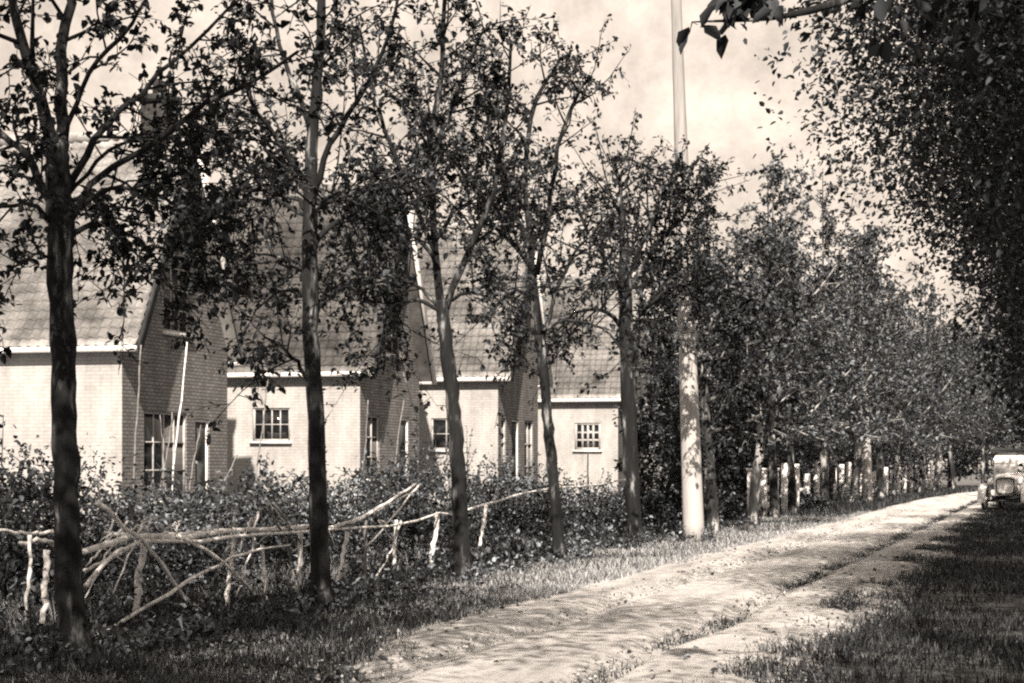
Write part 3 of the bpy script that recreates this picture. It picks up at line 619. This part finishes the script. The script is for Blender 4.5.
# ------------------------------------------------------------------ white gate and post fence further along
X0 = -8.2
root = empty('white_gate', (X0, 56.5, 0), 'white painted rail gate between square posts, just beyond the thick pale pole', 'gate')
for y in (0, 2.6, 5.2):
    g = MB(); g.box((-.09, y - .09, -.1), (.09, y + .09, 1.5)); g.box((-.12, y - .12, 1.502), (.12, y + .12, 1.57)); g.build('post', M_WHITE, root)
for y in (.13, 2.73):
    for z in (.45, .95):
        g = MB(); g.box((-.045, y, z - .09), (.045, y + 2.34, z + .09)); g.build('rail', M_WHITE, root)
root = empty('post_fence', (X0, 64, 0), 'white post and rail fence running beside the far trees to the lane end', 'fence')
yy = 0; k = 0
while yy < 66:
    bx_ = float(bend(64 + yy)); hgt = 1.35 + .5 * rng.random()
    g = MB(); g.box((-.1 + bx_, yy - .1, -.1), (.1 + bx_, yy + .1, hgt)); g.build('post', M_WHITE, root)
    if yy < 63 and k % 3 != 2:
        g = MB()
        q0, q1 = bx_, float(bend(64 + yy + 3))
        g.add([(a + q, yy + (.1 if q == q0 and i < 4 else 2.9), z) for i, (q, a, z) in enumerate(((q0, -.03, .75), (q0, .03, .75), (q0, .03, .88), (q0, -.03, .88), (q1, -.03, .75), (q1, .03, .75), (q1, .03, .88), (q1, -.03, .88)))],
              [(0, 1, 2, 3), (7, 6, 5, 4), (0, 4, 5, 1), (1, 5, 6, 2), (2, 6, 7, 3), (3, 7, 4, 0)]); g.build('rail', M_WHITE, root)
    yy += 3; k += 1

# ------------------------------------------------------------------ shrubs behind the branch fence
HG = 'leafy garden shrubs behind the branch fence'
def shrub(px, X, h, rad, lab, ncl, nl, ls, mat=M_SHRUB):
    d = depth(px, X); p = at(px, 0, d); t = Tree((0, 0, 0)); p = p - (.35, 0, 0); h *= .75 + .6 * rng.random(); ls *= .7 + .5 * rng.random(); mat = M_LEAF_MID if rng.random() < .35 else mat
    for k in range(ncl):
        a = rng.random() * 6.28; q = math.sqrt(rng.random()); e = np.array((math.cos(a) * q * rad, math.sin(a) * q * rad, h * rng.uniform(.08, 1) * (1 - .3 * q * q)))
        if k % 3 == 0: t.limb(smoothline([(e[0] * .15, e[1] * .15, -.05), e * (.5, .5, .55), e], 6), np.linspace(.014, .004, 7), 4)
        cr = .09 + .13 * rng.random(); n_ = int(nl * rng.uniform(.5, 1.3)); g = rng.normal(size=(n_, 3)) * cr
        t.leaf(e + g, unit(g) * .7 + .7 * rng.normal(size=(n_, 3)), ls * rng.uniform(.5, 1.25, n_))
    for k in range(13):                  # upright shoots above the mass
        a = rng.random() * 6.28; q = rad * rng.random(); b_ = np.array((math.cos(a) * q, math.sin(a) * q, h * .7)); e = b_ + (.3 * rng.normal(), .3 * rng.normal(), h * rng.uniform(.1, .6))
        t.limb(np.array([b_ * (.3, .3, 0), b_, e]), [.012, .009, .004], 4, 0); n_ = 16; tt = rng.random(n_)[:, None]
        t.leaf(b_ + (e - b_) * tt, rng.normal(size=(n_, 3)) + (0, 0, .4), ls * rng.uniform(.6, 1.1, n_))
    rt = t.build('shrub', lab, 'shrub', HG, M_TWIG, mat, 0, 'stems'); rt.location = (p[0], p[1], 0); return rt
for args in ((0, -10.6, 1.35, 1.1, 'shrub at the left edge of the view, behind the fence end', 70, 40, .085), (45, -10.9, 1.4, .9, 'shrub directly behind the thick dark trunk', 60, 40, .085), (105, -10.7, 1.55, 1.0, 'shrub behind the crossed branches at the fence end', 70, 40, .085),
             (165, -10.8, 1.5, 1.1, 'shrub behind the fence, below the first house gable window', 75, 40, .085), (228, -11, 1.45, 1.1, 'shrub behind the fence, below the second house small window', 75, 40, .085), (285, -11, 1.4, 1.1, 'shrub just left of the straight second trunk, behind the fence', 75, 38, .09),
             (345, -11, 1.5, 1.2, 'shrub just right of the straight second trunk, behind the fence', 75, 38, .09), (392, -11, 1.75, 1.2, 'shrub under the second house gable', 75, 38, .09), (432, -10.8, 1.5, 1.2, 'shrub just left of the low forking trunk', 70, 38, .09),
             (482, -10.6, 1.25, 1.3, 'shrub just right of the low forking trunk', 70, 38, .095), (520, -10.6, 1.2, 1.3, 'shrub below the three openings of the third house', 70, 38, .095), (556, -10.7, 1.2, 1.3, 'shrub behind the left leaning slim trunk', 65, 36, .10),
             (592, -10.6, 1.15, 1.3, 'shrub below the twelve pane window', 65, 36, .10), (625, -10.6, 1.3, 1.2, 'shrub behind the stout trunk at the farthest house', 60, 36, .10)): shrub(*args)
for args in ((60, -13.5, 1.2, 1.3, 'low shrub near the long wall of the left house', 60, 36, .1), (190, -14, 1.3, 1.3, 'low shrub in front of the first house door', 60, 36, .1), (310, -13.6, 1.4, 1.4, 'low shrub near the long wall of the second house', 60, 36, .1), (470, -13, 1.5, 1.4, 'low shrub near the long wall of the third house', 60, 36, .1)): shrub(*args)
for k, (px, X, h, lab) in enumerate(((717, -9.3, .95, 'dark shrub just right of the thick pale pole'), (806, -8.0, .7, 'low pale shrub at the gate end by the lane edge'), (842, -8.0, 1.0, 'low shrub at the lane edge before the second pole'), (880, -7.9, 1.1, 'low shrub at the lane edge beyond the second pole'), (912, -7.7, 1.1, 'low shrub at the lane edge near the farthest pole'))):
    shrub(px, X, h, 1.3, lab, 50, 34, .13)

# ------------------------------------------------------------------ grass and weeds
def blades(name, X, Y, H, mat, Zb=0., lean=1.1, wd=.0036):
    n = len(X); a = rng.random(n) * 6.28; H = H * rng.uniform(.5, 1.3, n); Wd = wd * (1 + Y / 25)
    s = np.stack((np.cos(a), np.sin(a), 0 * a), 1); ld = np.stack((np.cos(a + 1.57), np.sin(a + 1.57), 0 * a), 1) * (lean * H * rng.random(n))[:, None]
    B = np.stack((X, Y, Zb + 0 * X), 1); up = np.array((0, 0, 1.)); W = (s * Wd[:, None])
    m_ = B + up * (H * .55)[:, None] + ld * .35; t_ = B + up * H[:, None] + ld
    V = np.stack((B - W, B + W, m_ + W * .8, m_ - W * .8, t_ + W * .15, t_ - W * .15), 1).reshape(-1, 3)
    k = np.arange(n)[:, None] * 6
    o = mesh_obj(name, V, np.concatenate((k + np.array([[0, 1, 2, 3]]), k + np.array([[3, 2, 4, 5]]))), mat); prop(o, kind='stuff'); return o
def scatter(n, x0, x1, y0, y1, p=1.6, clump=None, thr=0.):
    y = y0 + (y1 - y0) * rng.random(n) ** p; x = rng.uniform(x0, x1, n)
    if clump is not None:
        m_ = wavy(x, y, 2.2, clump) + .25 * rng.normal(size=n) > thr; x, y = x[m_], y[m_]
    return x, y
x, y = scatter(260000, -12.5, -5.0, 12, 62, 1.9, 21, -.1); m_ = (rng.random(len(x)) < np.where((x > -7.6) & (y > 24), .25, 1)) & (x < -6.0 + 1.75 * np.exp(-((y - 12.5) / 3.0) ** 2) + .3 * rng.normal(size=len(x))); x, y = x[m_], y[m_]; blades('grass', x, y, .12 * (1 + .9 * wavy(x, y, 1.5, 40)), M_GRASS)
x, y = scatter(60000, -7.3, -4.9, 12, 70, 1.5, 22, .0); m_ = rng.random(len(x)) < np.clip((-5.1 - x) / 1.2, 0, 1); x, y = x[m_], y[m_]; blades('grass', x, y, .06, M_GRASS_DRY, .03)
x, y = scatter(60000, -8.2, -5.5, 23, 62, 1.3, 33, -.35); blades('grass', x, y, .11 * (1 + .8 * wavy(x, y, 1.6, 42)), M_GRASS_DRY)
x, y = scatter(15000, -11.5, -9.0, 16, 40, 1.3, 34, -.1); m_ = wavy(x, y, 1.3, 50) > .05; x, y = x[m_], y[m_]; blades('tall_grass', x, y, .3, M_GRASS_DRY, 0, .9, .003)
x, y = scatter(130000, -2.0, 2.2, 10, 95, 1.9, 23, -.1); blades('grass', x, y, .075 * (1 + .6 * wavy(x, y, 1.8, 41)), M_GRASS)
x, y = scatter(60000, -3.5, -2.7, 10, 120, 1.3, 24, .24); blades('grass', x + .25 * wavy(x * 0, y, .6, 8), y, .06, M_GRASS, .02)
x, y = scatter(60000, -2.45, -1.6, 10, 120, 1.3, 25, .14); blades('grass', x, y, .095, M_GRASS, .02)
x, y = scatter(30000, -6.0, -1.9, 11, 80, 1.4, 26, .3); blades('grass', x, y, .03, M_GRASS_DRY, .07)
x, y = scatter(15000, -9.5, -6.2, 60, 150, 1.2, 27, -.3); blades('grass', x + bend(y), y, .25, M_GRASS)
x, y = scatter(26000, -12.5, -7.6, 12.5, 50, 1.7, 28, -.1); m_ = ~((x > -9.5) & (y < 27) & (rng.random(len(x)) < .93)); x, y = x[m_], y[m_]; n_ = len(x); hh = .32 * rng.random(n_) * (1 + .6 * wavy(x, y, 1.1, 31))
V, Q = leaf_mesh(np.stack((x, y, np.abs(hh)), 1), rng.normal(size=(n_, 3)) + (0, 0, .5), (.06 + .0012 * y) * rng.uniform(.6, 1.3, n_)); prop(mesh_obj('undergrowth', V, Q, M_SHRUB), kind='stuff')
x, y = scatter(14000, -13.5, -9.9, 13, 75, 1.4); n_ = len(x); hh = .7 * rng.random(n_)
V, Q = leaf_mesh(np.stack((x, y, hh), 1), rng.normal(size=(n_, 3)) + (0, 0, .3), .11 * rng.uniform(.6, 1.3, n_)); prop(mesh_obj('undergrowth', V, Q, M_LEAF), kind='stuff')

x, y = scatter(9000, -8.8, -6.2, 12.5, 24, 1.2, 51, .12); n_ = len(x)
V, Q = leaf_mesh(np.stack((x, y, .02 + .14 * rng.random(n_)), 1), rng.normal(size=(n_, 3)) + (0, 0, .25), .055 * rng.uniform(.5, 1.4, n_)); prop(mesh_obj('weeds', V, Q, M_LEAF_MID), kind='stuff')
M_STONE = leafmat('pebble', .08, .25, .5, .9, .1, .1)
n_ = 14000; y = 11 + 60 * rng.random(n_) ** 1.5; x = rng.uniform(-6.3, -1.6, n_); r_ = .006 + .02 * rng.random(n_) ** 4
xr = np.interp(x, (-6.3, -5.6, -2.3, -1.6), (.02, .09, .09, .02))
O = np.array([(1, 0, 0), (0, 1, 0), (-1, 0, 0), (0, -1, 0), (0, 0, .7), (0, 0, -.7)])
V = np.stack((x, y, xr), 1)[:, None, :] + O[None] * r_[:, None, None] * rng.uniform(.6, 1.4, (n_, 6, 1)); k = np.arange(n_)[:, None] * 6
T3 = np.concatenate([k + np.array([[a, b_, c]]) for a, b_, c in ((0, 1, 4), (1, 2, 4), (2, 3, 4), (3, 0, 4), (1, 0, 5), (2, 1, 5), (3, 2, 5), (0, 3, 5))])
prop(mesh_obj('pebbles', V.reshape(-1, 3), T3, M_STONE), kind='stuff')
n_ = 2600; y = 11 + 50 * rng.random(n_) ** 1.4; x = -4 + 3.4 * np.sign(rng.normal(size=n_)) * rng.random(n_) ** .45
V, Q = leaf_mesh(np.stack((x, y, np.interp(x, (-6.3, -5.6, -2.3, -1.6), (.03, .11, .11, .03))), 1), rng.normal(size=(n_, 3)) * (1, 1, .12), .06 * rng.uniform(.5, 1.3, n_)); prop(mesh_obj('fallen_leaves', V, Q, M_LEAF_MID), kind='stuff')
# tall weeds tangled through the fence and at the tree feet
P_, D_, S_ = [], [], []
for k in range(420):
    yy = 13 + 30 * rng.random() ** 1.5; xx = rng.choice((-9.4, -8.9, -7.9), p=(.5, .25, .25)) + .3 * rng.normal(); xx -= .7 * (-8.9 < xx < -8.2 and yy < 24); hh = rng.uniform(.12, .6) * (1 if xx < -8.3 else .55); m_ = rng.integers(14, 40)
    tt = rng.random(m_)[:, None]; top = np.array((.15 * rng.normal(), .15 * rng.normal(), hh)); P_.append(np.array((xx, yy, .02)) + tt * top + .035 * rng.normal(size=(m_, 3)) * (1, 1, .3)); D_.append(rng.normal(size=(m_, 3)) + (0, 0, .3)); S_.append(rng.uniform(.03, .11) * rng.uniform(.6, 1.2, m_))
for (px, py) in [(at(694, 0, depth(694, -7.1))[0], at(694, 0, depth(694, -7.1))[1])] * 5 + [(-7.8, y_) for y_ in (15, 20.7, 26.2, 32, 37.7, 46.3, 52.2)] * 3:
    for _ in range(5):
        a = rng.random() * 6.28; m_ = rng.integers(12, 30); hh = rng.uniform(.1, .4); tt = rng.random(m_)[:, None]
        P_.append(np.array((px + .36 * math.cos(a), py + .36 * math.sin(a), .02)) + tt * (.1 * rng.normal(), .1 * rng.normal(), hh) + .04 * rng.normal(size=(m_, 3))); D_.append(rng.normal(size=(m_, 3)) + (0, 0, .3)); S_.append(rng.uniform(.03, .1, m_))
P_ = np.concatenate(P_); P_[:, 2] = np.maximum(P_[:, 2], .01); V, Q = leaf_mesh(P_, np.concatenate(D_), np.concatenate(S_), .5); prop(mesh_obj('weeds', V, Q, M_SHRUB), kind='stuff')
# ------------------------------------------------------------------ old motor car on the right side of the lane
def car():
    root = empty('old_motor_car', (-1.3, 74.5, .01), 'pale vintage motor car with upright windscreen, standing on the right side of the lane', 'car', None, R(-9)); root.scale = (1.1, 1.1, 1.07)
    m_, n, l, b = material('car_paint', .35, .5); b.inputs['Base Color'].default_value = col(.78)
    rub, n, l, b = material('tyre_rubber', .8, .3); b.inputs['Base Color'].default_value = col(.03, 1)
    blk, n, l, b = material('black_leather', .6, .3); b.inputs['Base Color'].default_value = col(.025, 1)
    chrome, n, l, b = material('nickel', .2, .6); b.inputs['Base Color'].default_value = col(.7); b.inputs['Metallic'].default_value = .9
    def loft(secs, name, mat, parent=root):  # rounded box sections (y, halfwidth, z0, z1)
        mb = MB(); V = []; n_ = 12
        for (y, hw, z0, z1) in secs:
            for i in range(n_):
                a = 2 * math.pi * (i + .5) / n_; c, s = math.cos(a), math.sin(a)
                V.append((hw * np.sign(c) * abs(c) ** .45, y, (z0 + z1) / 2 + (z1 - z0) / 2 * np.sign(s) * abs(s) ** .45))
        Fq = []
        for k in range(len(secs) - 1):
            for i in range(n_): j = (i + 1) % n_; Fq.append((k * n_ + i, k * n_ + j, (k + 1) * n_ + j, (k + 1) * n_ + i))
        Fq += [tuple(range(n_)), tuple(range((len(secs) - 1) * n_, len(secs) * n_))[::-1]]
        mb.add(V, Fq); return mb.build(name, mat, parent, False)
    body = loft([(-.35, .42, .55, 1.2), (0, .62, .5, 1.28), (.5, .72, .48, 1.3), (1.6, .74, .48, 1.32), (2.1, .7, .5, 1.35), (2.3, .6, .6, 1.25)], 'body', m_)
    loft([(-1.32, .30, .6, 1.1), (-1.25, .33, .58, 1.14), (-.36, .42, .56, 1.2)], 'bonnet', m_)
    ra = loft([(-1.44, .31, .55, 1.15), (-1.33, .34, .55, 1.18)], 'radiator', chrome)
    loft([(-1.46, .26, .62, 1.08), (-1.445, .26, .62, 1.08)], 'grille', m_, ra)
    ch = MB(); ch.box((-.4, -1.6, .42), (-.33, 2.2, .52)); ch.box((.33, -1.6, .42), (.4, 2.2, .52)); ch.box((-.65, -1.36, .33), (.65, -1.29, .4)); ch.box((-.65, 1.6, .33), (.65, 1.67, .4)); ch.build('chassis', blk, root)
    for sx in (-1, 1):
        for y in (-1.32, 1.63):
            w_ = MB(); V, Q = [], []
            nn, mm_ = 28, 8
            for i in range(nn):
                a = 2 * math.pi * i / nn
                for j in range(mm_):
                    b_ = 2 * math.pi * j / mm_; rr = .36 + .055 * math.cos(b_); V.append((sx * .68 + .055 * math.sin(b_), y + rr * math.cos(a), .42 + rr * math.sin(a)))
            for i in range(nn):
                for j in range(mm_): Q.append((i * mm_ + j, i * mm_ + (j + 1) % mm_, (i + 1) % nn * mm_ + (j + 1) % mm_, (i + 1) % nn * mm_ + j))
            w_.add(V, Q); wh = w_.build('wheel', rub, root, True)
            s_ = MB()
            for i in range(12):
                a = 2 * math.pi * i / 12; s_.tube([(sx * .68, y, .42), (sx * .68, y + .33 * math.cos(a), .42 + .33 * math.sin(a))], [.022, .016], 6)
            s_.tube([(sx * .6, y, .42), (sx * .76, y, .42)], .07, 10); s_.build('spokes', m_, wh)
            fe = MB(); arc = []                # curved mudguard over the wheel
            for a in np.linspace(-.35, math.pi + .15, 16): arc.append((y + (-.5 * math.cos(a)), .42 + .5 * math.sin(a)))
            V = []
            for (yy_, zz) in arc:
                for (xx, dz) in ((sx * .56, -.03), (sx * .56, .0), (sx * .68, .035), (sx * .82, 0), (sx * .82, -.03)): V.append((xx, yy_, max(zz + dz, .3)))
            Fq = [(k * 5 + i, k * 5 + (i + 1) % 5, k * 5 + 5 + (i + 1) % 5, k * 5 + 5 + i) for k in range(15) for i in range(5)]
            fe.add(V, Fq); fe.build('mudguard', m_, root, True)
        rb = MB(); rb.box((sx * .82 if sx < 0 else .5, -.82, .36), (-.5 if sx < 0 else .82, 1.13, .4)); rb.build('running_board', blk, root)
        hl = MB(); hl.tube([(sx * .46, -1.52, 1.0), (sx * .46, -1.5, 1.0), (sx * .46, -1.36, 1.0), (sx * .46, -1.28, 1.0)], [.11, .125, .1, .03], 14); ho = hl.build('headlight', chrome, root, True)
        le = MB(); le.tube([(sx * .46, -1.535, 1.0), (sx * .46, -1.523, 1.0)], [.1, .1], 14); le.build('lens', M_WHITE, ho)
    ws = MB()
    for (a, c) in (((-.62, -.02, 1.26), (-.59, .02, 1.98)), ((.59, -.02, 1.26), (.62, .02, 1.98)), ((-.59, -.02, 1.26), (.59, .02, 1.3)), ((-.59, -.02, 1.94), (.59, .02, 1.98)), ((-.59, -.015, 1.6), (.59, .015, 1.63))): ws.box(a, c)
    wo = ws.build('windscreen', chrome, root)
    gl = MB(); gl.box((-.59, -.006, 1.3), (.59, .006, 1.94)); gm, n, l, b = material('painted_reflection_glass', .05, .9); b.inputs['Base Color'].default_value = col(.6); gl.build('pane', gm, wo)  # pale base colour stands in for the windscreen's bright reflection
    hood = loft([(-.1, .68, 1.98, 2.04), (.3, .72, 2.0, 2.14), (1.5, .72, 2.0, 2.16), (2.15, .66, 1.9, 2.08)], 'folding_roof', blk)
    hb = MB()
    for sx in (-.68, .68):
        for (y0, y1) in ((1.0, .6), (1.9, 2.1), (1.2, 1.7)): hb.tube([(sx, y0, 1.25), (sx, y1, 2.05)], .016, 6)
    hb.build('roof_stays', blk, root)
    bk = MB(); bk.box((-.64, 2.1, 1.3), (.64, 2.14, 1.95)); bk.build('rear_curtain', blk, root)
    for y in (.75, 1.7):
        st = MB(); st.box((-.58, y, 1.0), (.58, y + .5, 1.28)); st.box((-.58, y + .4, 1.28), (.58, y + .52, 1.6)); st.build('seat', blk, root)
    sw = MB(); th = np.linspace(0, 2 * math.pi, 20); sw.tube([(.3 + .19 * math.cos(a), .38 - .08 * math.sin(a), 1.42 + .17 * math.sin(a)) for a in th], .014, 6); sw.tube([(.3, .38, 1.42), (.3, .0, 1.15)], .014, 6); sw.build('steering_wheel', blk, root)
car()
